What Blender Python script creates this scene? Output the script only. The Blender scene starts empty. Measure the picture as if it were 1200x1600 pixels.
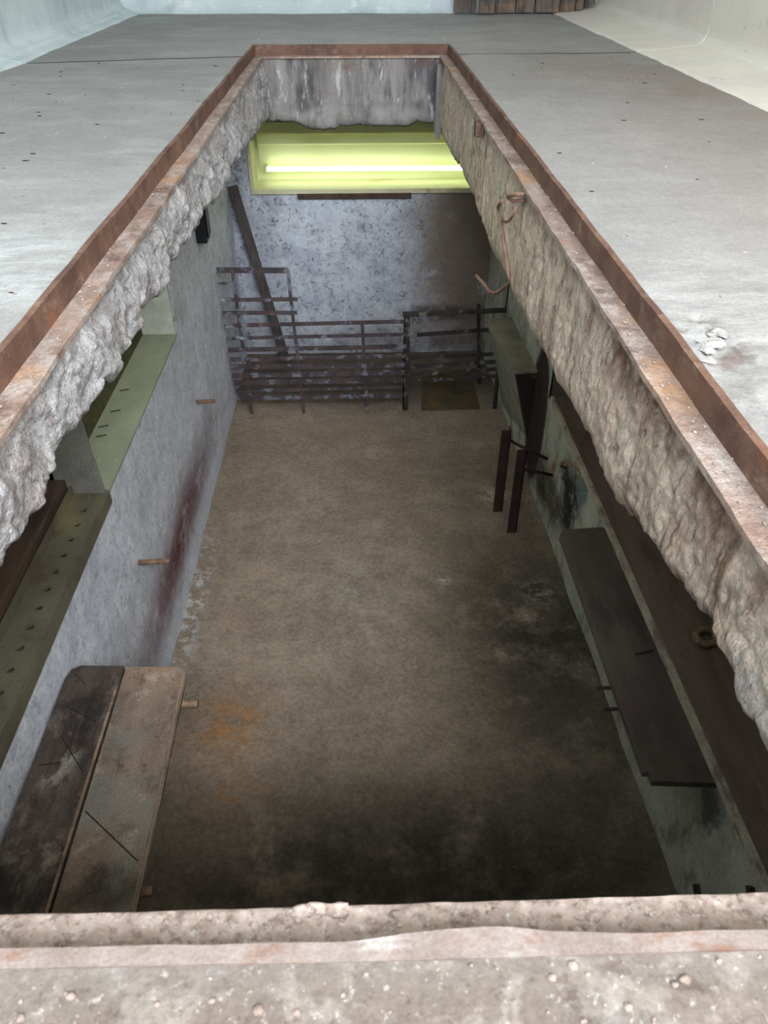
import bpy, bmesh, math, random
from mathutils import Vector, noise as mn

random.seed(7)
sc = bpy.context.scene
COL = sc.collection

# ------------------------------------------------------------------ camera
cd = bpy.data.cameras.new('camera')
cd.sensor_fit = 'VERTICAL'; cd.sensor_height = 36.0; cd.sensor_width = 27.0
cd.lens = 27.0; cd.clip_start = 0.02; cd.clip_end = 100
cd.dof.use_dof = True; cd.dof.focus_distance = 2.6; cd.dof.aperture_fstop = 20.0
cam = bpy.data.objects.new('camera', cd); COL.objects.link(cam)
cam.location = (0, 0, 0.43)
cam.rotation_euler = (math.radians(90 - 37.49), 0, math.radians(-1.742))
sc.camera = cam

# ------------------------------------------------------------------ daylight
w = bpy.data.worlds.new('overcast_sky'); sc.world = w; w.use_nodes = True
bg = w.node_tree.nodes['Background']
bg.inputs[0].default_value = (0.83, 0.91, 1.0, 1); bg.inputs[1].default_value = 16.0
ad = bpy.data.lights.new('doorway_portal', 'AREA'); ad.shape = 'RECTANGLE'; ad.size = 1.95; ad.size_y = 1.4
ad.cycles.is_portal = True
ao = bpy.data.objects.new('doorway_portal', ad); COL.objects.link(ao)
ao.location = (0.44, -1.0, 1.8); ao.rotation_euler = (math.radians(90), 0, 0)

vs = sc.view_settings
vs.view_transform = 'Standard'; vs.look = 'None'; vs.gamma = 1.0; vs.use_curve_mapping = False
vs.exposure = 1.0
sc.cycles.diffuse_bounces = 6; sc.cycles.max_bounces = 12

# ------------------------------------------------------------------ node helpers
def lin(c):
    out = []
    for v in c[:3]:
        v = v / 255.0
        out.append(v / 12.92 if v <= 0.04045 else ((v + 0.055) / 1.055) ** 2.4)
    return tuple(out) + (1.0,)

class N:
    def __init__(s, name):
        s.m = bpy.data.materials.new(name); s.m.use_nodes = True
        s.t = s.m.node_tree; s.b = s.t.nodes['Principled BSDF']
        s.world = None
    def n(s, kind): return s.t.nodes.new(kind)
    def put(s, sock, v):
        if isinstance(v, bpy.types.NodeSocket): s.t.links.new(v, sock)
        else: sock.default_value = v
    def pos(s, local=False):
        if local: return s.n('ShaderNodeTexCoord').outputs['Object']
        return s.n('ShaderNodeNewGeometry').outputs['Position']
    def math(s, op, a, b=0.0, clamp=False):
        x = s.n('ShaderNodeMath'); x.operation = op; x.use_clamp = clamp
        s.put(x.inputs[0], a); s.put(x.inputs[1], b); return x.outputs[0]
    def vmath(s, op, a, b=(0, 0, 0)):
        x = s.n('ShaderNodeVectorMath'); x.operation = op
        s.put(x.inputs[0], a); s.put(x.inputs[1], b)
        return x.outputs['Value'] if op == 'LENGTH' else x.outputs['Vector']
    def noise(s, vec, scale, detail=6, rough=0.6, dist=0.0):
        x = s.n('ShaderNodeTexNoise'); s.put(x.inputs['Vector'], vec)
        x.inputs['Scale'].default_value = scale; x.inputs['Detail'].default_value = detail
        x.inputs['Roughness'].default_value = rough; x.inputs['Distortion'].default_value = dist
        return x.outputs['Fac']
    def vor(s, vec, scale, feature='F1'):
        x = s.n('ShaderNodeTexVoronoi'); x.feature = feature; s.put(x.inputs['Vector'], vec)
        x.inputs['Scale'].default_value = scale; return x.outputs['Distance']
    def rng(s, v, lo, hi, a=0.0, b=1.0):
        x = s.n('ShaderNodeMapRange'); x.interpolation_type = 'SMOOTHSTEP'
        s.put(x.inputs['Value'], v)
        x.inputs['From Min'].default_value = lo; x.inputs['From Max'].default_value = hi
        x.inputs['To Min'].default_value = a; x.inputs['To Max'].default_value = b
        return x.outputs['Result']
    def mix(s, fac, a, b):
        x = s.n('ShaderNodeMix'); x.data_type = 'RGBA'
        s.put(x.inputs['Factor'], fac); s.put(x.inputs['A'], a); s.put(x.inputs['B'], b)
        return x.outputs['Result']

def surface(name, c1, c2, scale=6, stretch=(1, 1, 1), layers=(), rough=0.9, bump=0.3, bscale=40,
            bdist=0.004, local=False, metal=0.0, spec=0.25, fine=0.25, grain=0.0, gscale=70):
    """c1/c2 mottled base; layers = dicts(col, scale, lo, hi, stretch, reg, amt)."""
    k = N(name); p0 = k.pos(local)
    p = k.vmath('MULTIPLY', p0, stretch)
    col = k.mix(k.rng(k.noise(p, scale, 8, 0.65), 0.32, 0.68), lin(c1), lin(c2))
    for i, L in enumerate(layers):
        q = k.vmath('MULTIPLY', k.vmath('ADD', p0, (i * 3.17, i * 1.7, i * 2.3)), L.get('stretch', (1, 1, 1)))
        nz = k.noise(q, L.get('scale', 5), L.get('detail', 8), L.get('rough', 0.65), L.get('dist', 0.0))
        mask = k.rng(nz, L.get('lo', 0.5), L.get('hi', 0.62))
        if 'reg' in L:
            c, r = L['reg']
            d = k.vmath('LENGTH', k.vmath('DIVIDE', k.vmath('SUBTRACT', p0, c), r))
            d = k.math('ADD', d, k.math('MULTIPLY', k.math('SUBTRACT', nz, 0.5), L.get('wob', 1.2)))
            mask = k.math('MULTIPLY', mask, k.rng(d, L.get('edge', 0.45), 1.0, 1.0, 0.0))
        mask = k.math('MULTIPLY', mask, L.get('amt', 1.0), True)
        col = k.mix(mask, col, lin(L['col']))
    if fine:
        f = k.noise(p0, bscale * 5, 4, 0.7)
        v = k.rng(f, 0.3, 0.7, 1 - fine, 1 + fine)
        x = k.n('ShaderNodeVectorMath'); x.operation = 'SCALE'
        k.put(x.inputs[0], col); k.put(x.inputs['Scale'], v); col = x.outputs['Vector']
    if grain:
        f = k.math('ADD', k.math('MULTIPLY', k.noise(p0, gscale, 8, 0.8), 0.7), k.math('MULTIPLY', k.noise(p0, gscale * 0.22, 6, 0.7), 0.3))
        v = k.rng(f, 0.36, 0.64, 1 - grain, 1 + grain)
        x = k.n('ShaderNodeVectorMath'); x.operation = 'SCALE'
        k.put(x.inputs[0], col); k.put(x.inputs['Scale'], v); col = x.outputs['Vector']
    k.put(k.b.inputs['Base Color'], col)
    k.b.inputs['Roughness'].default_value = rough; k.b.inputs['Metallic'].default_value = metal
    k.b.inputs['Specular IOR Level'].default_value = spec
    if bump:
        h = k.math('ADD', k.noise(p, bscale, 6, 0.65), k.math('MULTIPLY', k.noise(p0, bscale * 4, 4, 0.6), 0.4))
        b = k.n('ShaderNodeBump'); b.inputs['Strength'].default_value = bump; b.inputs['Distance'].default_value = bdist
        k.put(b.inputs['Height'], h); k.put(k.b.inputs['Normal'], b.outputs['Normal'])
    return k.m

# ------------------------------------------------------------------ mesh helpers
class MB:
    def __init__(s): s.v = []; s.f = []
    def add(s, vs, fs):
        o = len(s.v); s.v += [tuple(v) for v in vs]; s.f += [tuple(i + o for i in f) for f in fs]; return s
    def box(s, x0, x1, y0, y1, z0, z1):
        return s.add([(x0, y0, z0), (x1, y0, z0), (x1, y1, z0), (x0, y1, z0), (x0, y0, z1), (x1, y0, z1), (x1, y1, z1), (x0, y1, z1)],
                     [(3, 2, 1, 0), (4, 5, 6, 7), (0, 1, 5, 4), (1, 2, 6, 5), (2, 3, 7, 6), (3, 0, 4, 7)])
    def hexa(s, bot, top):
        return s.add(list(bot) + list(top), [(3, 2, 1, 0), (4, 5, 6, 7), (0, 1, 5, 4), (1, 2, 6, 5), (2, 3, 7, 6), (3, 0, 4, 7)])
    def bar(s, a, b, wd, th, up=(0, 0, 1)):
        a = Vector(a); b = Vector(b); d = (b - a).normalized()
        r = d.cross(Vector(up)).normalized(); u = r.cross(d).normalized()
        def ring(p): return [p - r * wd / 2 - u * th / 2, p + r * wd / 2 - u * th / 2, p + r * wd / 2 + u * th / 2, p - r * wd / 2 + u * th / 2]
        return s.add(ring(a) + ring(b), [(3, 2, 1, 0), (4, 5, 6, 7), (0, 1, 5, 4), (1, 2, 6, 5), (2, 3, 7, 6), (3, 0, 4, 7)])
    def tube(s, pts, r, n=8):
        pts = [Vector(p) for p in pts]; rings = []; ref = Vector((0.31, 0.17, 0.93))
        for i, p in enumerate(pts):
            d = (pts[min(i + 1, len(pts) - 1)] - pts[max(i - 1, 0)]).normalized()
            a = d.cross(ref)
            if a.length < 0.05: a = d.cross(Vector((1, 0, 0)))
            a.normalize(); b = d.cross(a).normalized(); ref = a.cross(d) if False else ref
            rr = r[i] if isinstance(r, (list, tuple)) else r
            rings.append([p + (a * math.cos(t) + b * math.sin(t)) * rr for t in [2 * math.pi * k / n for k in range(n)]])
        vs = [v for q in rings for v in q]; fs = []
        for i in range(len(rings) - 1):
            for k in range(n):
                k2 = (k + 1) % n; fs.append((i * n + k, i * n + k2, (i + 1) * n + k2, (i + 1) * n + k))
        fs.append(tuple(range(n - 1, -1, -1))); e = (len(rings) - 1) * n; fs.append(tuple(e + k for k in range(n)))
        return s.add(vs, fs)
    def grid(s, fn, nu, nv, flip=False):
        vs = [fn(i / nu, j / nv) for j in range(nv + 1) for i in range(nu + 1)]; fs = []
        for j in range(nv):
            for i in range(nu):
                a = j * (nu + 1) + i; q = (a, a + 1, a + nu + 2, a + nu + 1)
                fs.append(q[::-1] if flip else q)
        return s.add(vs, fs)
    def prism(s, poly, y0, y1, fn=None):
        """polygon in XZ extruded along Y"""
        n = len(poly)
        vs = [(x, y0, z) for x, z in poly] + [(x, y1, z) for x, z in poly]
        fs = [tuple(range(n)), tuple(range(2 * n - 1, n - 1, -1))]
        fs += [(i, i + n, (i + 1) % n + n, (i + 1) % n) for i in range(n)]
        return s.add(vs, fs)
    def blob(s, c, r, seed=0, rough=0.35, nu=8, nv=5, sq=(1, 1, 1)):
        vs = []; fs = []
        for j in range(nv + 1):
            t = math.pi * j / nv
            for i in range(nu):
                p = 2 * math.pi * i / nu
                d = Vector((math.sin(t) * math.cos(p), math.sin(t) * math.sin(p), math.cos(t)))
                k = r * (1 + rough * mn.noise(d * 1.7 + Vector((seed * 3.1, seed * 1.3, seed))))
                vs.append((c[0] + d.x * k * sq[0], c[1] + d.y * k * sq[1], c[2] + d.z * k * sq[2]))
        for j in range(nv):
            for i in range(nu):
                i2 = (i + 1) % nu; fs.append((j * nu + i, (j + 1) * nu + i, (j + 1) * nu + i2, j * nu + i2))
        return s.add(vs, fs)
    def build(s, name, mat, parent=None, smooth=False, bevel=0.0, sub=0):
        me = bpy.data.meshes.new(name); me.from_pydata(s.v, [], s.f); me.update()
        bm = bmesh.new(); bm.from_mesh(me); bmesh.ops.recalc_face_normals(bm, faces=bm.faces)
        if bevel: bmesh.ops.bevel(bm, geom=[e for e in bm.edges], offset=bevel, segments=2, affect='EDGES', profile=0.6)
        bm.to_mesh(me); bm.free()
        if smooth:
            for p in me.polygons: p.use_smooth = True
        me.materials.append(mat)
        o = bpy.data.objects.new(name, me); COL.objects.link(o)
        if parent: o.parent = parent
        return o

def tag(o, label, cat, group=None, kind=None):
    o['label'] = label
    if cat: o['category'] = cat
    if group: o['group'] = group
    if kind: o['kind'] = kind
    return o
def struct(o, label=None):
    o['kind'] = 'structure'
    if label: o['label'] = label
    return o
def thing(name, label, cat, loc=(0, 0, 0), group=None):
    o = bpy.data.objects.new(name, None); COL.objects.link(o); o.location = loc; o.empty_display_size = 0.05
    return tag(o, label, cat, group)
def under(child, parent):
    """parent keeping the child's world coordinates (thing empties only translate)"""
    child.parent = parent; child.location = Vector(child.location) - Vector(parent.location); return child
def nz(x, y, z): return mn.noise(Vector((x, y, z)))
def fbm(x, y, z, o=4):
    a = 1.0; t = 0.0; f = 1.0
    for _ in range(o):
        t += a * nz(x * f, y * f, z * f); a *= 0.5; f *= 2.07
    return t
def lerp_tab(tab, x):
    tab = sorted(tab)
    if x <= tab[0][0]: return tab[0][1]
    for (a, va), (b, vb) in zip(tab, tab[1:]):
        if x <= b: return va + (vb - va) * (x - a) / (b - a)
    return tab[-1][1]

# ------------------------------------------------------------------ dimensions (metres)
OX0, OX1, OY0, OY1 = -0.459, 0.411, 0.180, 3.975       # outer edge of the steel angle frame
LEG = 0.042                                            # leg of the angle
PF = -1.67                                             # pit floor level
PXL = -0.70                                            # left pit wall
PYF = 4.35                                             # far pit wall
def PXR(y): return 0.735 + 0.028 * (PYF - y)           # right pit wall (slightly splayed)

# ------------------------------------------------------------------ materials
M = {}
M['floor'] = surface('worn_concrete_floor', (141, 138, 134), (154, 151, 147), 2.2, layers=[
    dict(col=(174, 172, 169), scale=3.0, lo=0.45, hi=0.72, stretch=(1, 2.2, 1), amt=0.6, rough=0.75),
    dict(col=(128, 112, 98), scale=2.0, lo=0.35, hi=0.6, reg=((1.1, 2.7, 0), (0.6, 1.4, 1)), amt=0.9, wob=0.8, edge=0.1),
    dict(col=(136, 124, 114), scale=2.5, lo=0.3, hi=0.6, reg=((0.7, 3.6, 0), (0.7, 1.6, 1)), amt=0.6, wob=0.8, edge=0.1),
    dict(col=(146, 136, 129), scale=3, lo=0.2, hi=0.5, reg=((1.0, 1.6, 0), (0.75, 2.4, 1)), amt=0.7, wob=0.5, edge=0.2),
    dict(col=(122, 114, 106), scale=11, lo=0.54, hi=0.72, amt=0.4, stretch=(0.6, 2.0, 1), rough=0.75),
    dict(col=(194, 193, 191), scale=9, lo=0.42, hi=0.66, reg=((-0.62, 1.2, 0), (0.3, 0.32, 1)), amt=0.8, stretch=(0.6, 2, 1), rough=0.75),
    dict(col=(180, 176, 171), scale=10, lo=0.40, hi=0.64, reg=((0.55, 0.95, 0), (0.28, 0.45, 1)), amt=0.6, stretch=(0.6, 2, 1), rough=0.75),
    dict(col=(164, 156, 150), scale=6, lo=0.4, hi=0.66, reg=((0.62, 1.9, 0), (0.35, 0.9, 1)), amt=0.5, rough=0.75),
    dict(col=(108, 94, 88), scale=18, lo=0.46, hi=0.6, reg=((0.45, 0.90, 0), (0.08, 0.13, 1)), amt=0.9),
    dict(col=(124, 116, 108), scale=12, lo=0.46, hi=0.62, reg=((0.46, 0.75, 0), (0.1, 0.12, 1)), amt=0.7),
    dict(col=(112, 98, 88), scale=6, lo=0.25, hi=0.5, reg=((0, 0.0, 0), (1.2, 0.3, 1)), amt=0.95, wob=0.4),  # near floor: brown gritty dirt, darkened further to paint in the shade there
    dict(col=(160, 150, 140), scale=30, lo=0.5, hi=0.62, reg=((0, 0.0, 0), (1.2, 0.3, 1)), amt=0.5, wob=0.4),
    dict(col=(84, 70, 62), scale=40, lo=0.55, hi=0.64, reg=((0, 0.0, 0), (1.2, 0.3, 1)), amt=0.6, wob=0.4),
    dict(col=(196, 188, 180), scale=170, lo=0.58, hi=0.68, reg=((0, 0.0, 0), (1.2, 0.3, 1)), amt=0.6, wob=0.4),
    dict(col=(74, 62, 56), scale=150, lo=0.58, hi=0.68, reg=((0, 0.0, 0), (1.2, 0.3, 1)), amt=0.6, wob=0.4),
    dict(col=(80, 74, 70), scale=70, lo=0.67, hi=0.73, amt=0.6, stretch=(0.6, 1.5, 1)),
    dict(col=(118, 106, 98), scale=3, lo=0.40, hi=0.6, reg=((-0.2, 4.9, 0), (1.3, 0.6, 1)), amt=0.3, edge=0.1),
    dict(col=(176, 171, 166), scale=4, lo=0.3, hi=0.6, reg=((0.1, 4.2, 0), (1.4, 1.6, 1)), amt=0.5, edge=0.1, wob=0.5),
], bump=0.5, bscale=45, bdist=0.004, fine=0.12, grain=0.10, gscale=60)
M['plaster_cool'] = surface('whitewashed_garage_wall_cool', (196, 206, 206), (214, 222, 222), 3, layers=[
    dict(col=(160, 172, 174), scale=7, lo=0.5, hi=0.7, stretch=(1, 1, 0.25), amt=0.5),
    dict(col=(228, 233, 232), scale=12, lo=0.58, hi=0.66, stretch=(1, 1, 0.2), amt=0.6)], bump=0.25, bscale=30, fine=0.05)
M['plaster_warm'] = surface('whitewashed_garage_wall_cream', (214, 204, 195), (224, 217, 205), 3, layers=[
    dict(col=(226, 218, 198), scale=4, lo=0.42, hi=0.6, reg=((1.3, 3.0, 0.0), (0.25, 3.0, 0.16)), amt=0.8),
    dict(col=(150, 142, 136), scale=18, lo=0.62, hi=0.7, amt=0.35)], bump=0.25, bscale=30, fine=0.05)
M['reveal_left'] = surface('broken_concrete_edge_grey', (176, 170, 167), (204, 199, 197), 14, layers=[
    dict(col=(122, 112, 108), scale=30, lo=0.54, hi=0.66, amt=0.7, rough=0.75),
    dict(col=(230, 229, 230), scale=40, lo=0.56, hi=0.68, amt=0.6, rough=0.75),
    dict(col=(126, 98, 82), scale=7, lo=0.5, hi=0.66, stretch=(1, 1, 0.5), amt=0.5),
    dict(col=(60, 52, 50), scale=70, lo=0.62, hi=0.7, amt=0.6)], bump=1.0, bscale=70, bdist=0.010, fine=0.15, grain=0.25, gscale=90)
M['reveal_right'] = surface('broken_concrete_edge_tan', (194, 170, 151), (218, 198, 178), 10, stretch=(1, 1.6, 0.5), layers=[
    dict(col=(190, 182, 154), scale=4, lo=0.40, hi=0.6, reg=((0.38, 2.9, -0.2), (0.3, 1.4, 0.4)), amt=0.7),
    dict(col=(104, 70, 54), scale=10, lo=0.42, hi=0.6, reg=((0.38, 1.1, -0.05), (0.2, 1.1, 0.11)), amt=0.85),
    dict(col=(120, 84, 64), scale=16, lo=0.54, hi=0.68, stretch=(1, 2, 0.35), amt=0.65),
    dict(col=(104, 72, 56), scale=8, lo=0.54, hi=0.64, stretch=(1, 3, 0.4), amt=0.6),
    dict(col=(222, 212, 200), scale=34, lo=0.56, hi=0.68, amt=0.55, rough=0.75),
    dict(col=(150, 150, 150), scale=5, lo=0.5, hi=0.62, reg=((0.38, 0.55, -0.15), (0.3, 0.3, 0.1)), amt=0.6),
    dict(col=(62, 52, 46), scale=48, lo=0.60, hi=0.68, stretch=(1, 1.5, 0.5), amt=0.75)], bump=1.0, bscale=60, bdist=0.008, fine=0.15, grain=0.22, gscale=80)
M['reveal_far'] = surface('board_marked_concrete', (120, 114, 110), (152, 146, 142), 12, stretch=(2.2, 1, 0.25), layers=[
    dict(col=(66, 64, 70), scale=5, lo=0.5, hi=0.64, stretch=(1.5, 1, 0.4), amt=0.75),
    dict(col=(196, 194, 192), scale=16, lo=0.6, hi=0.66, stretch=(2, 1, 0.5), amt=0.7),
    dict(col=(110, 84, 72), scale=4, lo=0.45, hi=0.62, reg=((0, 3.94, -0.06), (0.6, 0.3, 0.06)), amt=0.8),
    dict(col=(170, 168, 162), scale=6, lo=0.4, hi=0.6, reg=((0, 3.94, -0.30), (0.6, 0.3, 0.09)), amt=0.6)], bump=0.6, bscale=40, bdist=0.004, fine=0.14)
M['rust'] = surface('rusty_steel', (98, 70, 57), (122, 91, 75), 14, layers=[
    dict(col=(156, 134, 120), scale=24, lo=0.54, hi=0.66, amt=0.5, stretch=(1, 0.6, 1), rough=0.75),
    dict(col=(78, 54, 48), scale=11, lo=0.5, hi=0.62, amt=0.6),
    dict(col=(158, 104, 66), scale=6, lo=0.58, hi=0.70, amt=0.5)], bump=0.6, bscale=60, bdist=0.003, rough=0.75, spec=0.35, fine=0.2)
M['rust_dusty'] = surface('rusty_steel_under_cement_dust', (146, 120, 106), (172, 148, 134), 12, layers=[
    dict(col=(190, 178, 170), scale=22, lo=0.46, hi=0.62, stretch=(1, 0.5, 1), amt=0.75, rough=0.75),
    dict(col=(96, 66, 54), scale=13, lo=0.54, hi=0.64, amt=0.6),
    dict(col=(188, 140, 98), scale=5, lo=0.54, hi=0.68, amt=0.6)], bump=0.9, bscale=70, bdist=0.005, rough=0.65, fine=0.2, spec=0.4, grain=0.18, gscale=80)
M['pit_floor'] = surface('oily_shaded_pit_floor', (144, 126, 108), (160, 142, 124), 5, layers=[
    dict(col=(126, 114, 98), scale=7, lo=0.45, hi=0.7, amt=0.5, rough=0.75, stretch=(0.7, 1.6, 1)),
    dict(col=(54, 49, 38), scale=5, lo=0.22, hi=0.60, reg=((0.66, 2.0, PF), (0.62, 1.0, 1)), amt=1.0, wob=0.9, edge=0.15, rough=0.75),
    dict(col=(92, 80, 68), scale=6, lo=0.2, hi=0.5, reg=((0.1, 4.15, PF), (1.2, 0.62, 1)), amt=0.85, wob=0.5, edge=0.5),  # behind the grille: dirt and shade painted in as one darker tone
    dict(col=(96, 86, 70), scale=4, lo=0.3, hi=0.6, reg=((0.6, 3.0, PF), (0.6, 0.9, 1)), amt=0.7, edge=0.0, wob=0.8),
    dict(col=(60, 53, 44), scale=5, lo=0.15, hi=0.6, reg=((0.1, 1.05, PF), (1.3, 0.50, 1)), amt=0.95, edge=0.3, wob=0.8, rough=0.72),  # shade under the near edge of the opening, painted into the floor colour
    dict(col=(66, 60, 50), scale=5, lo=0.35, hi=0.6, reg=((0.7, 1.4, PF), (0.5, 0.7, 1)), amt=0.7, edge=0.0, wob=0.8),
    dict(col=(176, 116, 54), scale=14, lo=0.40, hi=0.64, reg=((-0.46, 1.60, PF), (0.22, 0.25, 1)), amt=0.95, wob=1.2, edge=0.0, rough=0.75),
    dict(col=(150, 100, 50), scale=14, lo=0.45, hi=0.66, reg=((-0.42, 1.34, PF), (0.2, 0.2, 1)), amt=0.8, wob=1.2, edge=0.0, rough=0.75),
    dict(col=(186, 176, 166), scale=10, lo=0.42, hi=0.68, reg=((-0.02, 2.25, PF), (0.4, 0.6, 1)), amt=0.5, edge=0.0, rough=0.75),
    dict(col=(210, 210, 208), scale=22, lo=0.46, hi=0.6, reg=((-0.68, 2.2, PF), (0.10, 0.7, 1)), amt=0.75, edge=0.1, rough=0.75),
    dict(col=(188, 180, 168), scale=26, lo=0.46, hi=0.6, reg=((0.31, 2.28, PF), (0.07, 0.09, 1)), amt=0.7, edge=0.1),
    dict(col=(188, 180, 166), scale=24, lo=0.42, hi=0.6, reg=((0.6, 2.85, PF), (0.15, 0.13, 1)), amt=0.7, edge=0.1),
    dict(col=(176, 168, 152), scale=24, lo=0.44, hi=0.62, reg=((0.68, 2.2, PF), (0.12, 0.12, 1)), amt=0.6, edge=0.1),
    dict(col=(200, 180, 140), scale=80, lo=0.68, hi=0.74, amt=0.6),
    dict(col=(70, 62, 52), scale=60, lo=0.64, hi=0.72, amt=0.5),
], bump=0.7, bscale=45, bdist=0.005, fine=0.16, rough=0.8, grain=0.28, gscale=60)
M['pit_left'] = surface('limewashed_pit_wall_bluish', (218, 220, 228), (238, 239, 245), 9, layers=[
    dict(col=(168, 168, 178), scale=24, lo=0.50, hi=0.66, stretch=(1, 1, 0.8), amt=0.6, rough=0.78),
    dict(col=(164, 156, 156), scale=3, lo=0.50, hi=0.66, amt=0.35),
    dict(col=(112, 62, 64), scale=6, lo=0.26, hi=0.56, reg=((PXL, 2.3, -1.43), (0.3, 1.2, 0.25)), amt=1.0, stretch=(1, 0.6, 1.4), rough=0.75, edge=0.1),
    dict(col=(226, 230, 238), scale=5, lo=0.3, hi=0.5, reg=((PXL, 2.8, PF), (0.3, 2.2, 0.17)), amt=0.95, wob=0.4),
    dict(col=(88, 80, 84), scale=75, lo=0.60, hi=0.68, amt=0.65)], bump=0.8, bscale=80, bdist=0.005, fine=0.12, grain=0.2, gscale=75)
M['pit_far'] = surface('limewashed_pit_wall_far', (184, 187, 198), (214, 217, 224), 8, layers=[
    dict(col=(124, 124, 132), scale=22, lo=0.50, hi=0.66, amt=0.55, rough=0.78),
    dict(col=(74, 72, 78), scale=30, lo=0.525, hi=0.62, dist=1.2, amt=0.8, rough=0.78),
    dict(col=(228, 231, 238), scale=5, lo=0.5, hi=0.66, amt=0.5),
    dict(col=(126, 108, 92), scale=4, lo=0.25, hi=0.5, reg=((0.72, PYF, -1.0), (0.55, 0.4, 0.9)), amt=0.9, wob=0.5, edge=0.5),
    dict(col=(104, 86, 76), scale=6, lo=0.30, hi=0.6, reg=((0.3, PYF, -1.6), (0.9, 0.4, 0.3)), amt=0.75, edge=0.1),
    dict(col=(58, 46, 42), scale=7, lo=0.40, hi=0.58, reg=((0.42, PYF, -1.42), (0.35, 0.4, 0.08)), amt=0.75),
    dict(col=(186, 166, 150), scale=6, lo=0.42, hi=0.6, reg=((0.5, PYF, -1.5), (0.18, 0.4, 0.06)), amt=0.6)],
    bump=0.7, bscale=50, bdist=0.005, fine=0.1, grain=0.12, gscale=60)
M['pit_right'] = surface('limewashed_pit_wall_greenish', (166, 168, 154), (192, 192, 176), 8, layers=[

    dict(col=(96, 92, 84), scale=10, lo=0.5, hi=0.64, stretch=(1, 1, 0.5), amt=0.6),
    dict(col=(26, 30, 36), scale=7, lo=0.36, hi=0.52, reg=((0.79, 2.38, -1.36), (0.3, 0.22, 0.24)), amt=0.95, wob=1.5),
    dict(col=(92, 110, 112), scale=7, lo=0.3, hi=0.5, reg=((0.79, 2.26, -1.22), (0.2, 0.09, 0.08)), amt=0.8),
    dict(col=(150, 88, 52), scale=9, lo=0.4, hi=0.55, reg=((0.79, 2.62, -1.33), (0.2, 0.05, 0.12)), amt=0.8),
    dict(col=(70, 52, 48), scale=6, lo=0.4, hi=0.55, reg=((0.79, 2.6, -1.5), (0.2, 0.25, 0.16)), amt=0.8),
    dict(col=(52, 56, 54), scale=8, lo=0.45, hi=0.58, reg=((0.82, 1.0, -1.3), (0.3, 0.14, 0.12)), amt=0.7),
    dict(col=(204, 204, 190), scale=20, lo=0.58, hi=0.66, amt=0.5),
    dict(col=(44, 29, 27), scale=5, lo=0.15, hi=0.35, reg=((0.78, 2.97, -1.33), (0.2, 0.17, 0.42)), amt=0.97, wob=0.4, edge=0.75),
    dict(col=(52, 36, 33), scale=5, lo=0.3, hi=0.5, reg=((0.78, 2.76, -1.52), (0.2, 0.18, 0.14)), amt=0.8, wob=0.8, edge=0.4)], bump=0.6, bscale=45, bdist=0.004, fine=0.14, grain=0.18, gscale=70)
M['ledge_face'] = surface('stained_ledge_block', (134, 136, 122), (160, 160, 144), 8, layers=[
    dict(col=(40, 24, 22), scale=5, lo=0.16, hi=0.36, reg=((0.80, 3.02, -1.42), (0.3, 0.075, 0.9)), amt=0.95, wob=0.3, edge=0.8),
    dict(col=(24, 30, 34), scale=5, lo=0.4, hi=0.6, reg=((0.80, 3.02, -1.3), (0.1, 0.07, 0.2)), amt=0.8)], bump=0.5, bscale=45)
M['green_sill'] = surface('grey_green_painted_sill', (128, 132, 112), (146, 150, 130), 6, stretch=(1, 0.6, 1), layers=[
    dict(col=(170, 182, 160), scale=40, lo=0.58, hi=0.66, reg=((-0.74, 1.85, -0.8), (0.2, 0.22, 0.3)), amt=0.9),  # light falling on the sill's near end, painted as pale speckle
    dict(col=(150, 154, 132), scale=50, lo=0.62, hi=0.7, amt=0.6)], bump=0.25, fine=0.1)
M['niche_white'] = surface('whitewashed_niche', (176, 180, 170), (196, 200, 190), 14, bump=0.5, fine=0.1)
M['niche_back'] = surface('mossy_niche_back', (70, 68, 46), (96, 90, 62), 10, layers=[
    dict(col=(130, 130, 84), scale=40, lo=0.58, hi=0.66, amt=0.7)], bump=0.5)
M['pier'] = surface('grey_plaster_pier', (122, 118, 110), (146, 142, 132), 12, bump=0.4)
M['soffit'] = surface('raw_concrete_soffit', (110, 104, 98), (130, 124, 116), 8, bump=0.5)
M['dark_wood'] = surface('oil_darkened_wood', (74, 58, 48), (92, 74, 62), 5, stretch=(6, 0.7, 6), layers=[
    dict(col=(48, 38, 34), scale=6, lo=0.5, hi=0.66, stretch=(4, 0.8, 4), amt=0.6)], bump=0.3, rough=0.75, fine=0.1)
M['shelf_wood'] = surface('brown_shelf_board', (112, 92, 82), (128, 107, 95), 4, stretch=(5, 0.6, 5), layers=[
    dict(col=(86, 70, 62), scale=5, lo=0.5, hi=0.66, stretch=(3, 0.6, 3), amt=0.6)], bump=0.2, rough=0.7, fine=0.08)
M['edge_wood'] = surface('bare_board_edge', (170, 158, 138), (194, 182, 162), 20, layers=[
    dict(col=(84, 74, 66), scale=18, lo=0.5, hi=0.62, stretch=(1, 0.5, 1), amt=0.6)], bump=0.3)
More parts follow.
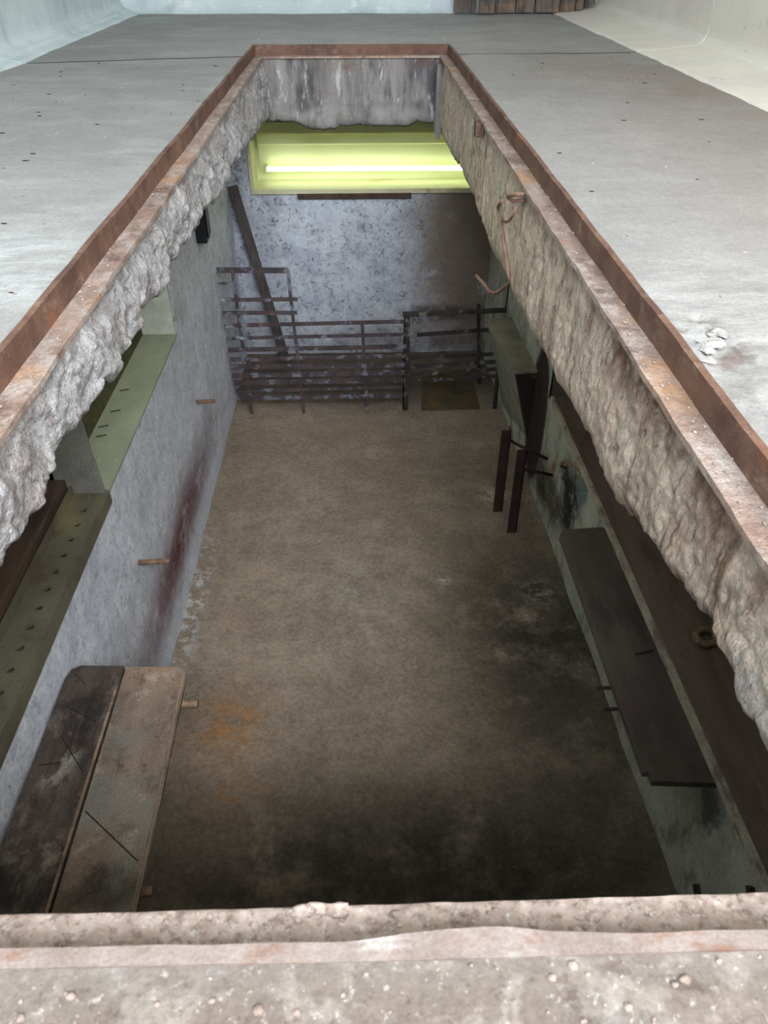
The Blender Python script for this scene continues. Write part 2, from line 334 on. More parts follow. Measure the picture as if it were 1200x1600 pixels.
M['bench_dark'] = surface('paint_stained_plank', (62, 52, 46), (90, 78, 70), 9, stretch=(3, 0.8, 3), layers=[
    dict(col=(168, 160, 144), scale=9, lo=0.52, hi=0.62, reg=((-0.64, 0.98, -0.94), (0.07, 0.16, 0.2)), amt=0.8, stretch=(1, 0.6, 1), wob=2.0),
    dict(col=(150, 142, 128), scale=9, lo=0.48, hi=0.6, reg=((-0.62, 0.74, -0.94), (0.1, 0.12, 0.2)), amt=0.75, wob=2.0),
    dict(col=(150, 138, 128), scale=12, lo=0.52, hi=0.66, amt=0.5, stretch=(1, .35, 1), rough=0.75),
    dict(col=(22, 20, 20), scale=8, lo=0.5, hi=0.62, amt=0.55)], bump=0.35, bscale=50, rough=0.7)
M['bench_tan'] = surface('worn_tan_plank', (112, 96, 84), (138, 118, 102), 7, stretch=(3, 0.8, 3), layers=[
    dict(col=(162, 128, 104), scale=5, lo=0.4, hi=0.62, reg=((-0.5, 1.2, -0.94), (0.12, 0.12, 0.2)), amt=0.8),
    dict(col=(66, 56, 50), scale=14, lo=0.5, hi=0.64, amt=0.65, rough=0.75),
    dict(col=(186, 168, 152), scale=16, lo=0.54, hi=0.66, amt=0.5, rough=0.75),
    dict(col=(130, 132, 124), scale=6, lo=0.48, hi=0.62, amt=0.45),
    dict(col=(48, 40, 36), scale=6, lo=0.4, hi=0.6, reg=((-0.48, 0.72, -0.94), (0.12, 0.12, 0.2)), amt=0.8)], bump=0.35, bscale=50, rough=0.7)
M['grey_plank'] = surface('charcoal_grey_plank', (86, 75, 68), (102, 91, 82), 4, stretch=(4, 0.6, 4), layers=[
    dict(col=(68, 61, 55), scale=5, lo=0.48, hi=0.62, stretch=(2, 0.6, 1), amt=0.7),
    dict(col=(92, 72, 70), scale=6, lo=0.52, hi=0.66, amt=0.4)], bump=0.2, rough=0.6, fine=0.08)
M['dark_steel'] = surface('dark_rusted_steel', (48, 34, 32), (66, 48, 44), 18, layers=[
    dict(col=(104, 84, 76), scale=40, lo=0.6, hi=0.68, amt=0.6)], bump=0.4, rough=0.6, local=False)
M['grille_steel'] = surface('rusted_grille_bars', (66, 57, 59), (90, 79, 81), 16, layers=[
    dict(col=(104, 72, 62), scale=14, lo=0.5, hi=0.64, amt=0.6),
    dict(col=(190, 196, 206), scale=14, lo=0.46, hi=0.58, reg=((-0.66, 3.6, -1.15), (0.12, 0.4, 0.35)), amt=0.8),
    dict(col=(146, 152, 164), scale=16, lo=0.54, hi=0.62, amt=0.6)], bump=0.4, rough=0.65)
M['stand_steel'] = surface('blackened_stand_steel', (50, 46, 44), (70, 64, 60), 16, layers=[
    dict(col=(150, 144, 134), scale=18, lo=0.56, hi=0.64, amt=0.6)], bump=0.4, rough=0.65)
M['pole_wood'] = surface('weathered_grey_pole', (78, 70, 68), (100, 92, 88), 20, stretch=(4, 4, 0.5), bump=0.4)
M['light_box'] = surface('cream_painted_light_box', (212, 212, 166), (220, 220, 178), 5, stretch=(1, 1, 4), layers=[
    dict(col=(170, 156, 96), scale=7, lo=0.56, hi=0.7, stretch=(0.5, 1, 3), amt=0.5)], bump=0.1, rough=0.5, fine=0.04)
M['light_lip'] = surface('pale_wood_lip', (206, 198, 160), (220, 212, 176), 10, layers=[
    dict(col=(150, 104, 66), scale=9, lo=0.58, hi=0.68, amt=0.5)], bump=0.2, fine=0.06)
M['reflector'] = surface('enamelled_reflector', (208, 210, 160), (214, 216, 170), 4, bump=0.05, rough=0.35, spec=0.5, fine=0.02)
M['black_plastic'] = surface('black_plastic', (16, 18, 22), (26, 28, 32), 10, layers=[
    dict(col=(90, 96, 104), scale=90, lo=0.62, hi=0.68, amt=0.6)], bump=0.1, rough=0.45, spec=0.5)
M['hook'] = surface('rusty_pinkish_wire', (128, 96, 82), (152, 120, 104), 40, layers=[
    dict(col=(96, 62, 52), scale=50, lo=0.52, hi=0.62, amt=0.6)], bump=0.4, bscale=150, bdist=0.001, rough=0.8)
M['pin'] = surface('rusty_rebar_pin', (120, 92, 74), (156, 128, 104), 40, layers=[
    dict(col=(84, 62, 52), scale=60, lo=0.5, hi=0.62, amt=0.6)], bump=0.5, bscale=200, bdist=0.001)
M['cardboard'] = surface('brown_stained_sheet', (84, 72, 52), (98, 84, 60), 5, layers=[
    dict(col=(122, 86, 46), scale=9, lo=0.46, hi=0.6, reg=((0.42, 3.7, PF), (0.12, 0.07, 0.3)), amt=0.8),
    dict(col=(56, 50, 42), scale=5, lo=0.48, hi=0.62, amt=0.5)], bump=0.15, fine=0.06)
M['door_wood'] = surface('dark_weathered_boards', (84, 74, 68), (108, 96, 88), 6, stretch=(5, 5, 0.6), layers=[
    dict(col=(140, 110, 84), scale=8, lo=0.45, hi=0.6, reg=((1.0, 5.4, 0.02), (0.7, 0.3, 0.06)), amt=0.6),
    dict(col=(52, 48, 48), scale=7, lo=0.5, hi=0.62, stretch=(4, 1, 0.5), amt=0.6)], bump=0.4)
M['chip'] = surface('pale_concrete_chip', (150, 144, 138), (180, 175, 170), 60, bump=0.4, bscale=150, bdist=0.002)
M['joint'] = surface('dirt_in_floor_joint', (52, 46, 42), (70, 62, 56), 30, bump=0.3)
M['grit'] = surface('cement_grit', (152, 132, 121), (182, 164, 153), 60, layers=[
    dict(col=(112, 92, 82), scale=160, lo=0.50, hi=0.62, amt=0.7, rough=0.7),
    dict(col=(206, 198, 192), scale=190, lo=0.56, hi=0.66, amt=0.7, rough=0.7),
    dict(col=(96, 78, 70), scale=30, lo=0.56, hi=0.7, amt=0.4),
    dict(col=(206, 176, 136), scale=150, lo=0.66, hi=0.71, amt=0.7)], bump=0.5, bscale=300, bdist=0.001, fine=0.1)
M['ceiling'] = surface('garage_ceiling', (196, 198, 194), (206, 206, 202), 4, bump=0.1)
M['ground'] = surface('concrete_apron', (150, 146, 138), (168, 164, 156), 3, bump=0.2)

def emission(name, col, strength):
    k = N(name); k.b.inputs['Base Color'].default_value = (0.9, 0.95, 0.85, 1)
    k.b.inputs['Emission Color'].default_value = col; k.b.inputs['Emission Strength'].default_value = strength
    return k.m
M['niche_tube'] = emission('lit_niche_tube', (0.92, 1.0, 0.82, 1), 12.0)
M['tube'] = emission('lit_fluorescent_tube', (0.88, 1.0, 0.70, 1), 3.0)

# ================================================================== SETTING
# ---- garage floor, cast in two bays with an open joint between them
JT = [(-1.45, 3.42), (-0.46, 3.615), (0.41, 3.645), (1.5, 3.712)]
def yj(x): return lerp_tab(JT, x) + 0.006 * fbm(x * 6, 1.3, 0)
def floor_z(x, y):
    z = 0.0022 * fbm(x * 5, y * 5, 0.5, 3)
    dx = max(OX0 - x, x - OX1, 0); dy = max(OY0 - y, y - OY1, 0); d = max(dx, dy)
    z *= min(1.0, d / 0.03)
    # chipped patches beside the frame
    c = math.exp(-(((x - 0.455) / 0.05) ** 2 + ((y - 0.93) / 0.09) ** 2)) + 0.7 * math.exp(-(((x - 0.45) / 0.05) ** 2 + ((y - 0.75) / 0.06) ** 2))
    c += 0.5 * math.exp(-(((x - 0.47) / 0.06) ** 2 + ((y - 3.05) / 0.05) ** 2))
    z += c * (0.010 * fbm(x * 40, y * 40, 2.0, 3) - 0.004) * min(1, d / 0.02)
    if y < 0.2: z += 0.0016 * fbm(x * 60, y * 60, 4.0, 3) * min(1, d / 0.01)
    return z
mb = MB()
def patch(x0, x1, ya, yb, step):
    nu = max(2, int((x1 - x0) / step)); nv = max(2, int((yb(x0) - ya(x0)) / step))
    def fn(u, v):
        x = x0 + (x1 - x0) * u; y = ya(x) + (yb(x) - ya(x)) * v
        return (x, y, floor_z(x, y))
    mb.grid(fn, nu, nv)
K = lambda c: (lambda x: c)
patch(-1.36, OX0, K(-1.0), K(0.3), 0.03); patch(-1.36, OX0, K(0.3), lambda x: yj(x) - 0.008, 0.022)
patch(-1.36, OX0, lambda x: yj(x) + 0.008, K(5.52), 0.03)
patch(OX1, 1.30, K(-1.0), K(0.3), 0.03); patch(OX1, 0.62, K(0.3), lambda x: yj(x) - 0.008, 0.008)
patch(0.62, 1.30, K(0.3), lambda x: yj(x) - 0.008, 0.022)
patch(OX1, 1.36, lambda x: yj(x) + 0.008, K(5.52), 0.03)
patch(OX0, OX1, K(OY1), K(5.52), 0.03)
patch(OX0, OX1, K(-0.6), K(OY0), 0.005); patch(OX0, OX1, K(-1.0), K(-0.6), 0.03)
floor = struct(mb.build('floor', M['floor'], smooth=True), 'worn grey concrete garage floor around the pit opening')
mb = MB()
for xa, xb in ((-1.40, OX0), (OX1, 1.45)):
    mb.grid(lambda u, v: (xa + (xb - xa) * u, yj(xa + (xb - xa) * u) + -0.03 + v * 0.22, -0.009), 60, 1)
struct(mb.build('trim_1', M['joint']), 'dark open joint across the concrete floor')

# ---- garage walls with a cove at the foot, panel seam over the floor joint
def cove_wall(name, sx, xw, r, y0, y1, mat, label):
    o = bpy.data.objects.new(name, None); COL.objects.link(o); struct(o, label)
    ys = yj(sx * 1.36)
    for a, b in ((y0, ys - 0.004), (ys + 0.004, y1)):
        m = MB(); prof = [(xw - sx * r, -0.02), (xw - sx * r, -0.008), (xw - sx * (r - .03), .007), (xw - sx * r * .5, .012), (xw - sx * .05, .024)]
        for i in range(1, 6):
            t = math.pi / 2 * i / 5
            prof.append((xw - sx * .05 + sx * .05 * math.sin(t), .024 + .05 - .05 * math.cos(t)))
        prof += [(xw, 0.6), (xw, 2.8), (xw + sx * 0.1, 2.8), (xw + sx * 0.1, -0.02)]
        m.prism(prof, a, b); m.build('wall_panel', mat, o)
    m = MB(); m.box(min(xw + sx * .05, xw + sx * 0.12), max(xw + sx * .05, xw + sx * 0.12), y0, y1, -0.05, 2.8)
    m.build('wall_backing', M['joint'], o)
    return o
cove_wall('wall_left', -1, -1.405, 0.13, -1.0, 5.7, M['plaster_cool'], 'pale bluish whitewashed garage wall')
cove_wall('wall_right', 1, 1.46, 0.30, -1.0, 5.7, M['plaster_warm'], 'cream whitewashed garage wall with coved foot')
m = MB(); prof = [(5.55 - .12, -.02)] + [(5.55 - .12 + .12 * math.sin(math.pi / 2 * i / 8), .12 - .12 * math.cos(math.pi / 2 * i / 8) - .004) for i in range(9)] + [(5.55, 2.8), (5.7, 2.8), (5.7, -.02)]
n = len(prof); m.add([(-1.5, y, z) for y, z in prof] + [(1.6, y, z) for y, z in prof],
      [tuple(range(n)), tuple(range(2 * n - 1, n - 1, -1))] + [(i, i + n, (i + 1) % n + n, (i + 1) % n) for i in range(n)])
struct(m.build('wall_back', M['plaster_cool']), 'whitewashed back wall of the garage')
m = MB(); m.box(-1.55, 1.6, -1.0, 5.7, 2.8, 2.9); struct(m.build('ceiling', M['ceiling']), 'flat white garage ceiling')
m = MB(); m.box(-1.55, 1.6, -1.08, -1.0, 2.5, 2.9); m.box(1.42, 1.6, -1.08, -1.0, 0, 2.5); m.box(-1.55, -0.54, -1.08, -1.0, 0, 2.5)
struct(m.build('wall_front', M['plaster_warm']), 'front wall of the garage around its doorway')
d1 = bpy.data.objects.new('door_blocker', None); COL.objects.link(d1); struct(d1, 'half-height door added behind the camera to block daylight from the near floor')  # added unseen blocker, cuts low daylight reaching the near floor
m = MB(); m.box(-0.54, 1.42, -1.06, -1.02, 0.01, 1.1); m.build('blocker_leaf', M['ceiling'], d1)
m = MB(); m.box(-0.46, -0.43, -1.02, -0.98, 0.85, 1.0); m.build('blocker_handle', M['rust'], d1)
m = MB(); m.box(-8, 8, -12, -1.0, -0.12, -0.004); struct(m.build('ground', M['ground']), 'concrete apron outside the open garage')

# ---- broken concrete faces of the pit opening
ZL = [(3.95, -.29), (3.708, -.27), (3.4, -.25), (3.098, -.234), (2.738, -.202), (2.348, -.208), (2.089, -.185), (1.872, -.181), (1.635, -.172), (1.6, -.194),
      (1.417, -.159), (1.359, -.179), (1.219, -.175), (1.172, -.177), (1.096, -.144), (1.061, -.162), (1.02, -.166), (.927, -.157),
      (.851, -.159), (.79, -.167), (.731, -.165), (.676, -.163), (.634, -.154), (.2, -.15)]
ZR = [(3.95, -.35), (3.518, -.35), (3.153, -.315), (2.567, -.314), (2.323, -.337), (1.963, -.319), (1.762, -.323), (1.56, -.311),
      (1.385, -.292), (1.278, -.29), (1.158, -.274), (1.065, -.274), (1.016, -.285), (.925, -.276), (.815, -.243), (.789, -.238),
      (.673, -.218), (.583, -.196), (.569, -.201), (.541, -.201), (.499, -.212), (.455, -.206), (.2, -.2)]
ZF = [(-.45, -.29), (-.421, -.306), (-.326, -.301), (-.18, -.343), (0, -.319), (.18, -.331), (.299, -.31), (.4, -.322)]
def reveal(name, sx, xf, tab, mat, lump, xw, label):
    ny = 900; rows = 44; und = 8; m = MB(); vs = []
    for j in range(ny + 1):
        y = 0.15 + (3.97 - 0.15) * j / ny
        zl = lerp_tab(tab, y) + 0.010 * fbm(y * 22, sx, 3, 3) * 1.0
        for i in range(rows + 1):
            u = i / rows; z = -LEG - 0.001 + (zl + LEG) * u
            b = lump * (0.017 * fbm(y * 5, z * 7, sx * 5, 2) + 0.012 * fbm(y * 19, z * 17, 7 + sx, 3) - 0.020 * max(0, 0.22 - abs(fbm(y * 12, z * 14, 21 + sx, 3))) ) + 0.0035 * fbm(y * 60, z * 60, 3, 3)
            if sx > 0: b -= 0.008 * max(0, fbm(y * 26, z * 12, 31, 3) - 0.35)
            if lump < 0.9: b += 0.003 * nz(y * 55, z * 5, 2)
            b += lump * 0.012 * u * u - 0.012 * (1 - u) ** 6
            if u > 0.8: b -= 0.02 * ((u - 0.8) / 0.2) ** 2
            b = max(-0.03, min(0.035, b)) * min(1, max(0.2, u * 6))
            vs.append((xf - sx * b, y, z))
        xe = vs[-1][0]
        for i in range(1, und + 1):
            v = i / und; x = xe + sx * 0.36 * v ** 1.5
            z = zl + 0.055 * (1 - math.exp(-v * 3)) + 0.008 * fbm(y * 14, x * 14, 9, 3)
            vs.append((x, y, min(z, -0.06)))
    W = rows + und + 1; fs = []
    for j in range(ny):
        for i in range(W - 1):
            a = j * W + i; fs.append((a, a + 1, a + W + 1, a + W))
    m.add(vs, fs)
    return struct(m.build(name, mat, smooth=True), label)
reveal('wall_opening_left', -1, -0.418, ZL, M['reveal_left'], 1.0, PXL, 'rough broken concrete edge under the left side of the frame')
reveal('wall_opening_right', 1, 0.378, ZR, M['reveal_right'], 0.32, 0.8, 'tan broken concrete edge under the right side of the frame')
m = MB(); vs = []; nx = 120; rows = 22
for j in range(nx + 1):
    x = -0.46 + 0.88 * j / nx; zl = lerp_tab(ZF, x) + 0.012 * fbm(x * 20, 3, 1, 4)
    for i in range(rows + 1):
        u = i / rows; z = -LEG + (zl + LEG) * u
        b = 0.005 * fbm(x * 8, z * 8, 3, 4) + 0.002 * nz(x * 60, z * 6, 1) + (0.012 if z < -0.21 else 0.0)
        if u > .85: b -= .02 * ((u - .85) / .15) ** 2
        vs.append((x, 3.945 - b * min(1, u * 6), z))
    for q in (0.06, 0.14, 0.5): vs.append((x, 3.945 + q, zl + 0.03 + .01 * fbm(x * 12, q * 10, 2, 2)))
W = rows + 4; m.add(vs, [(j * W + i, j * W + i + 1, (j + 1) * W + i + 1, (j + 1) * W + i) for j in range(nx) for i in range(W - 1)])
struct(m.build('wall_opening_back', M['reveal_far'], smooth=True), 'board-marked concrete beam face at the far end of the opening')
m = MB(); m.box(-1.25, -0.74, 0.0, 4.7, -0.14, -0.06); m.box(0.70, 1.3, 0.0, 4.7, -0.2, -0.06); m.box(-0.8, 0.9, 3.99, 4.7, -0.30, -0.06)
m.box(-1.25, 1.3, -0.2, 0.16, -0.16, -0.02)
struct(m.build('ceiling_pit', M['soffit']), 'raw concrete underside of the garage floor above the pit')

# ---- pit shell
m = MB()
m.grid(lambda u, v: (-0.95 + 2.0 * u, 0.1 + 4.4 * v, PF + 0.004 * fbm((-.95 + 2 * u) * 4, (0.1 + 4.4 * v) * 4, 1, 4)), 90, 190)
struct(m.build('floor_pit', M['pit_floor'], smooth=True), 'stained concrete pit floor with shade painted at its near end and behind the grille')
SILL_L = -0.80
m = MB()   # left wall: full below the sill, full height beyond the niche
def lw(y, z): return PXL + 0.008 * fbm(y * 3, z * 3, 5, 4) * min(1, abs(z - SILL_L) / .12) - .003
m.grid(lambda u, v: (lw(0.1 + 4.3 * u, PF - .01 + (SILL_L - PF + .01) * v), 0.1 + 4.3 * u, PF - .01 + (SILL_L - PF + .01) * v), 170, 40)
m.grid(lambda u, v: (lw(2.73 + 1.67 * u, SILL_L + (0.72) * v), 2.73 + 1.67 * u, SILL_L + 0.72 * v), 70, 30)
m.box(-1.2, PXL - 0.03, 2.735, 4.5, PF, -0.06)
struct(m.build('wall_pit_left', M['pit_left'], smooth=False), 'mauve-grey limewashed left pit wall with reddish stains near the floor')
m = MB(); m.box(-0.828, PXL + 0.002, 1.72, 2.735, SILL_L - .008, SILL_L); struct(m.build('trim_2', M['green_sill'], bevel=0.002), 'grey-green painted sill of the lit niche')
m = MB(); m.box(-0.9, -0.826, 1.70, 2.735, -0.86, -0.08); struct(m.build('wall_niche_back', M['niche_back']), 'dark mossy back of the lit niche')
m = MB(); m.box(-0.86, PXL - .004, 2.726, 2.80, SILL_L + .001, -0.08); struct(m.build('wall_niche_end', M['niche_white']), 'whitewashed far end of the lit niche')
m = MB(); m.hexa([(-1.1, 1.70, SILL_L - .02), (PXL, 1.70, SILL_L - .02), (PXL - .012, 1.73, SILL_L - .02), (-1.1, 1.73, SILL_L - .02)],
                 [(-1.1, 1.70, -.06), (PXL - .035, 1.70, -.06), (PXL - .045, 1.73, -.06), (-1.1, 1.73, -.06)])
struct(m.build('trim_3', M['pier'], bevel=0.004), 'grey plaster pier between the two wall niches')
m = MB(); m.box(-1.1, -1.0, 0.1, 1.72, -.9, -.06)
struct(m.build('wall_niche_dark', M['soffit']), 'bare concrete back of the unlit niche')
m = MB(); m.box(-1.0, PXL - .02, 0.1, 1.71, -0.9, SILL_L - 0.03); struct(m.build('trim_4', M['soffit']), 'bare concrete sill of the unlit niche')
m = MB(); m.box(-1.1, PXL, 0.0, 0.1, -0.9, -.06); struct(m.build('wall_niche_near', M['soffit']), 'near end of the unlit niche')
# far wall with the recess for the light box
BX0, BX1, BZ0, BZ1 = -0.564, 0.70, -0.705, -0.30
m = MB()
def fw(x, z): return PYF + 0.006 * fbm(x * 4, z * 4, 8, 4)
def fpatch(x0, x1, z0, z1, nu, nv): m.grid(lambda u, v: (x0 + (x1 - x0) * u, fw(x0 + (x1 - x0) * u, z0 + (z1 - z0) * v), z0 + (z1 - z0) * v), nu, nv)
fpatch(-0.95, 1.0, PF - .01, BZ0, 80, 40); fpatch(-0.95, BX0, BZ0, -.06, 20, 24); fpatch(BX1, 1.0, BZ0, -.06, 14, 24); fpatch(BX0, BX1, BZ1, -.06, 40, 8)
struct(m.build('wall_pit_back', M['pit_far'], smooth=True), 'mottled blue-grey limewashed far wall of the pit')
# right wall below the shelf, niche above it
SILL_R = -1.13
m = MB()
def rw(y, z): return PXR(y) + 0.006 * fbm(y * 3, z * 3, 15, 4)
m.grid(lambda u, v: (rw(0.1 + 4.3 * u, PF - .01 + (SILL_R - .02 - PF + .01) * v), 0.1 + 4.3 * u, PF - .01 + (SILL_R - .02 - PF + .01) * v), 170, 26)
m.grid(lambda u, v: (rw(2.83 + 1.57 * u, SILL_R - .03 + 1.06 * v), 2.83 + 1.57 * u, SILL_R - .03 + 1.06 * v), 60, 36)
m.box(PXR(0.6) + 0.02, 1.2, 0.1, 3.3, PF, SILL_R - 0.022)
struct(m.build('wall_pit_right', M['pit_right'], smooth=False), 'greenish limewashed right pit wall with black oil stains')
m = MB(); m.box(1.1, 1.2, 0.1, 4.4, PF, -.06); m.box(.79, 1.2, 2.83, 2.86, SILL_R - .02, -.06)
struct(m.build('wall_niche_right', M['soffit']), 'bare concrete back of the right wall recess')
m = MB(); m.box(-1.2, 1.2, 0.05, 0.13, PF - .02, -.03); struct(m.build('wall_pit_front', M['soffit']), 'near end wall of the pit')
# ledge block
m = MB()
LZ = -1.155
m.hexa([(0.815, 3.06, PF), (1.0, 3.06, PF), (1.0, 3.66, PF), (0.76, 3.66, PF)],
       [(0.675, 3.06, LZ), (1.0, 3.06, LZ), (1.0, 3.66, LZ), (0.63, 3.66, LZ)])
struct(m.build('wall_ledge', M['ledge_face'], bevel=0.006), 'battered concrete ledge block with a dark stained end in the right corner')

# ================================================================== THINGS
# ---- steel angle frame
fr = thing('steel_angle_frame', 'rusty steel angle frame lining the long pit opening', 'frame', (0, 2, 0))
T = 0.005
def angle(name, p0, p1, inward, n, mat_leg, mat_shelf, wob, rise=None, shelf_w=LEG, sn=0.002):
    """upright leg flush with the floor edge and a shelf leg reaching into the opening"""
    p0 = Vector(p0); p1 = Vector(p1); inn = Vector(inward)
    leg = MB(); shelf = MB(); L = []; S = []
    for i in range(n + 1):
        p = p0.lerp(p1, i / n); s = (p - p0).length
        d = wob * fbm(s * 4, p0.x * 3, p0.y, 3); e = rise(p) if rise else 0.0
        q = p + inn * d
        zt = 0.002 + 0.0015 * fbm(s * 9, 4, p0.x, 2)
        L.append([q - inn * T + Vector((0, 0, zt)), q + inn * (T + e) + Vector((0, 0, zt - .0005)),
                  q + inn * (T + e * .3) + Vector((0, 0, -LEG)), q - inn * T + Vector((0, 0, -LEG))])
        sw = shelf_w + sn * fbm(s * 12, 8, p0.y, 3)
        S.append([q + Vector((0, 0, -LEG + T * .6)), q + inn * sw + Vector((0, 0, -LEG + T * .6 + .0012 * fbm(s * 14, 2, 1, 2))),
                  q + inn * (sw + .0005) + Vector((0, 0, -LEG - T)), q + Vector((0, 0, -LEG - T))])
    for mb_, R in ((leg, L), (shelf, S)):
        vs = [v for r in R for v in r]; fs = [(0, 1, 2, 3), tuple(4 * n + k for k in (3, 2, 1, 0))]
        for i in range(n):
            for k in range(4): fs.append((4 * i + k, 4 * i + (k + 1) % 4, 4 * i + 4 + (k + 1) % 4, 4 * i + 4 + k))
        mb_.add(vs, fs)
    o = under(leg.build('angle_bar', mat_leg), fr)
    c = shelf.build('shelf_flange', mat_shelf); c.parent = o
    return o
angle('l', (OX0, OY0, 0), (OX0, OY1, 0), (1, 0, 0), 160, M['rust'], M['rust_dusty'], .002)
angle('r', (OX1, OY0, 0), (OX1, OY1, 0), (-1, 0, 0), 160, M['rust'], M['rust_dusty'], .002)
angle('f', (OX0, OY1, 0), (OX1, OY1, 0), (0, -1, 0), 50, M['rust'], M['rust_dusty'], .001)
def bul(p): return 0.006 * math.exp(-((p.x - 0.055) / 0.045) ** 2) + 0.001 * nz(p.x * 30, 0, 0)
M['rust_grey'] = surface('scuffed_grey_rusty_edge', (128, 112, 104), (152, 138, 130), 22, layers=[
    dict(col=(128, 84, 64), scale=14, lo=0.5, hi=0.64, stretch=(1, 2, 1), amt=0.7),
    dict(col=(186, 180, 174), scale=26, lo=0.54, hi=0.66, stretch=(0.5, 2, 1), amt=0.6)], bump=0.6, bscale=90, bdist=0.002, rough=0.7, fine=0.15)
angle('n', (OX0, OY0 + .003, 0), (OX1, OY0 - .002, 0), (0, 1, 0), 160, M['rust_grey'], M['rust_dusty'], .0005, bul, LEG, .0004)

# grit and mortar crumbs on the flanges
m = MB(); zs = -LEG + 0.004
NXC = 340; NYC = 18
def crust(u, v):
    x = OX0 + .02 + (OX1 - OX0 - .04) * u; y = OY0 + .006 + .0365 * v
    edge = min(1, v / .10) * min(1, (1 - v) / .06)
    z = zs + .006 * (1 - v) ** 1.4 * min(1, v / .18) + edge * (.0022 * fbm(x * 60, y * 60, 2, 3) + .0022 * fbm(x * 170, y * 170, 5, 2) + .001)
    lump = math.exp(-(((x + .026) / .013) ** 2)) * max(0, v - .45) * 2
    return (x, y + .0004 * fbm(x * 40, 3, 3, 2) * v, max(zs - .002, z + .006 * lump * edge))
m.grid(crust, NXC, NYC)
for i in range(260):                                   # near flange, seen close
    x = random.uniform(OX0 + .05, OX1 - .05); y = OY0 + random.uniform(0.008, 0.040)
    r = random.choice([.0012, .0016, .002, .0028]) * random.uniform(.7, 1.3)
    v = (y - OY0 - .006) / .0365; m.blob((x, y, crust((x - OX0 - .02) / (OX1 - OX0 - .04), v)[2]), r * .8, i, 0.6, 6, 4, (1.2, 1, .8))
for i in range(420):
    s = random.choice([-1, 1]); y = random.uniform(.25, 3.9)
    x = (OX0 + random.uniform(.006, .038)) if s < 0 else (OX1 - random.uniform(.006, .038))
    r = random.choice([.001, .0012, .0018, .0024]) * random.uniform(.7, 1.3)
    m.blob((x, y, zs + r * .2), r, i, 0.6, 6, 4, (1.1, 1.4, .6))
m.blob((-0.027, .2185, zs + .003), .010, 3, .9, 18, 12, (1.35, .45, .55))
m.blob((-0.040, .2185, zs + .002), .006, 9, .9, 14, 10, (1.5, .5, .5))
tag(m.build('cement_grit', M['grit'], smooth=True), 'cement crumbs and grit lying along the rusty frame flange', 'grit', kind='stuff')

# pebbles of the near floor and litter on the floor
m = MB()
for i in range(260):
    x = random.uniform(-.3, .3); y = random.uniform(.06, .172); r = random.choice([.0008, .0012, .002]) * random.uniform(.7, 1.4)
    m.blob((x, y, floor_z(x, y) + r * .2), r, i, .6, 6, 4, (1.2, 1, .7))
for i in range(160):
    sx = random.random() < .5
    x = random.uniform(-1.1, -.48) if sx else random.uniform(.43, 1.1); y = random.uniform(.5, 3.4); r = random.uniform(.0015, .004)
    m.blob((x, y, r * .2), r, i, .6, 6, 4, (1.2, 1, .5))
tag(m.build('floor_gravel', M['grit'], smooth=True), 'scattered pale crumbs and pebbles on the garage floor', 'gravel', kind='stuff')
M['litter'] = surface('dry_dark_litter', (58, 46, 38), (84, 68, 56), 80, bump=0)
m = MB()
for i in range(70):
    x = random.uniform(-1.15, -.48) if i % 3 else random.uniform(.45, 1.1); y = random.uniform(.7, 3.5); r = random.uniform(.0015, .005)
    m.blob((x, y, floor_z(x, y) + .001), r, i, .7, 6, 4, (1.6, .8, .25))
tag(m.build('dry_litter', M['litter']), 'tiny dark bits of dry litter strewn over the garage floor', 'litter', kind='stuff')
# chips beside the right flange
for k, (x, y, r, s) in enumerate([(0.452, .905, .013, (1.3, 1, .35)), (.437, .885, .009, (1, 1.2, .4)), (.470, .935, .011, (1.2, 1, .35)), (.428, .855, .007, (1.4, 1, .4))]):
    m = MB(); m.blob((0, 0, 0), r, k + 5, .7, 10, 7, s)
    o = m.build('concrete_chip', M['chip']); o.location = (x, y, r * .05)
    tag(o, ['largest pale concrete chip in the broken patch right of the frame', 'pale chip lying left of the largest one in the broken floor patch',
            'far chip at the back of the broken floor patch', 'small chip against the frame in front of the broken patch'][k], 'chip', 'concrete chips by the frame')

# ---- plank panel at the back wall
pp = thing('plank_panel', 'dark weathered plank panel leaning against the back wall', 'panel', (1.0, 5.40, 0))
ed = [.575, .655, .715, .812, .940, 1.055, 1.205, 1.30, 1.352, 1.425]
for k in range(len(ed) - 1):
    a, b = ed[k] + .004, ed[k + 1] - .004; y = [5.40, 5.40, 5.33, 5.37, 5.38, 5.385, 5.40, 5.40, 5.41][k]
    m = MB(); h = 1.35 + .02 * random.random()
    za, zb_ = {6: (.010, .012), 7: (.018, .020), 8: (.03, .045)}.get(k, (.008, .008))
    m.hexa([(a, y, za), (b, y, zb_), (b, y + .028, zb_), (a, y + .028, za)], [(a, y + .06, h), (b, y + .06, h), (b, y + .088, h), (a, y + .088, h)])
    under(m.build('plank', M['door_wood'], bevel=.003), pp)
m = MB(); m.bar((.60, 5.478, .5), (1.44, 5.478, .5), .02, .06); under(m.build('batten', M['door_wood']), pp)

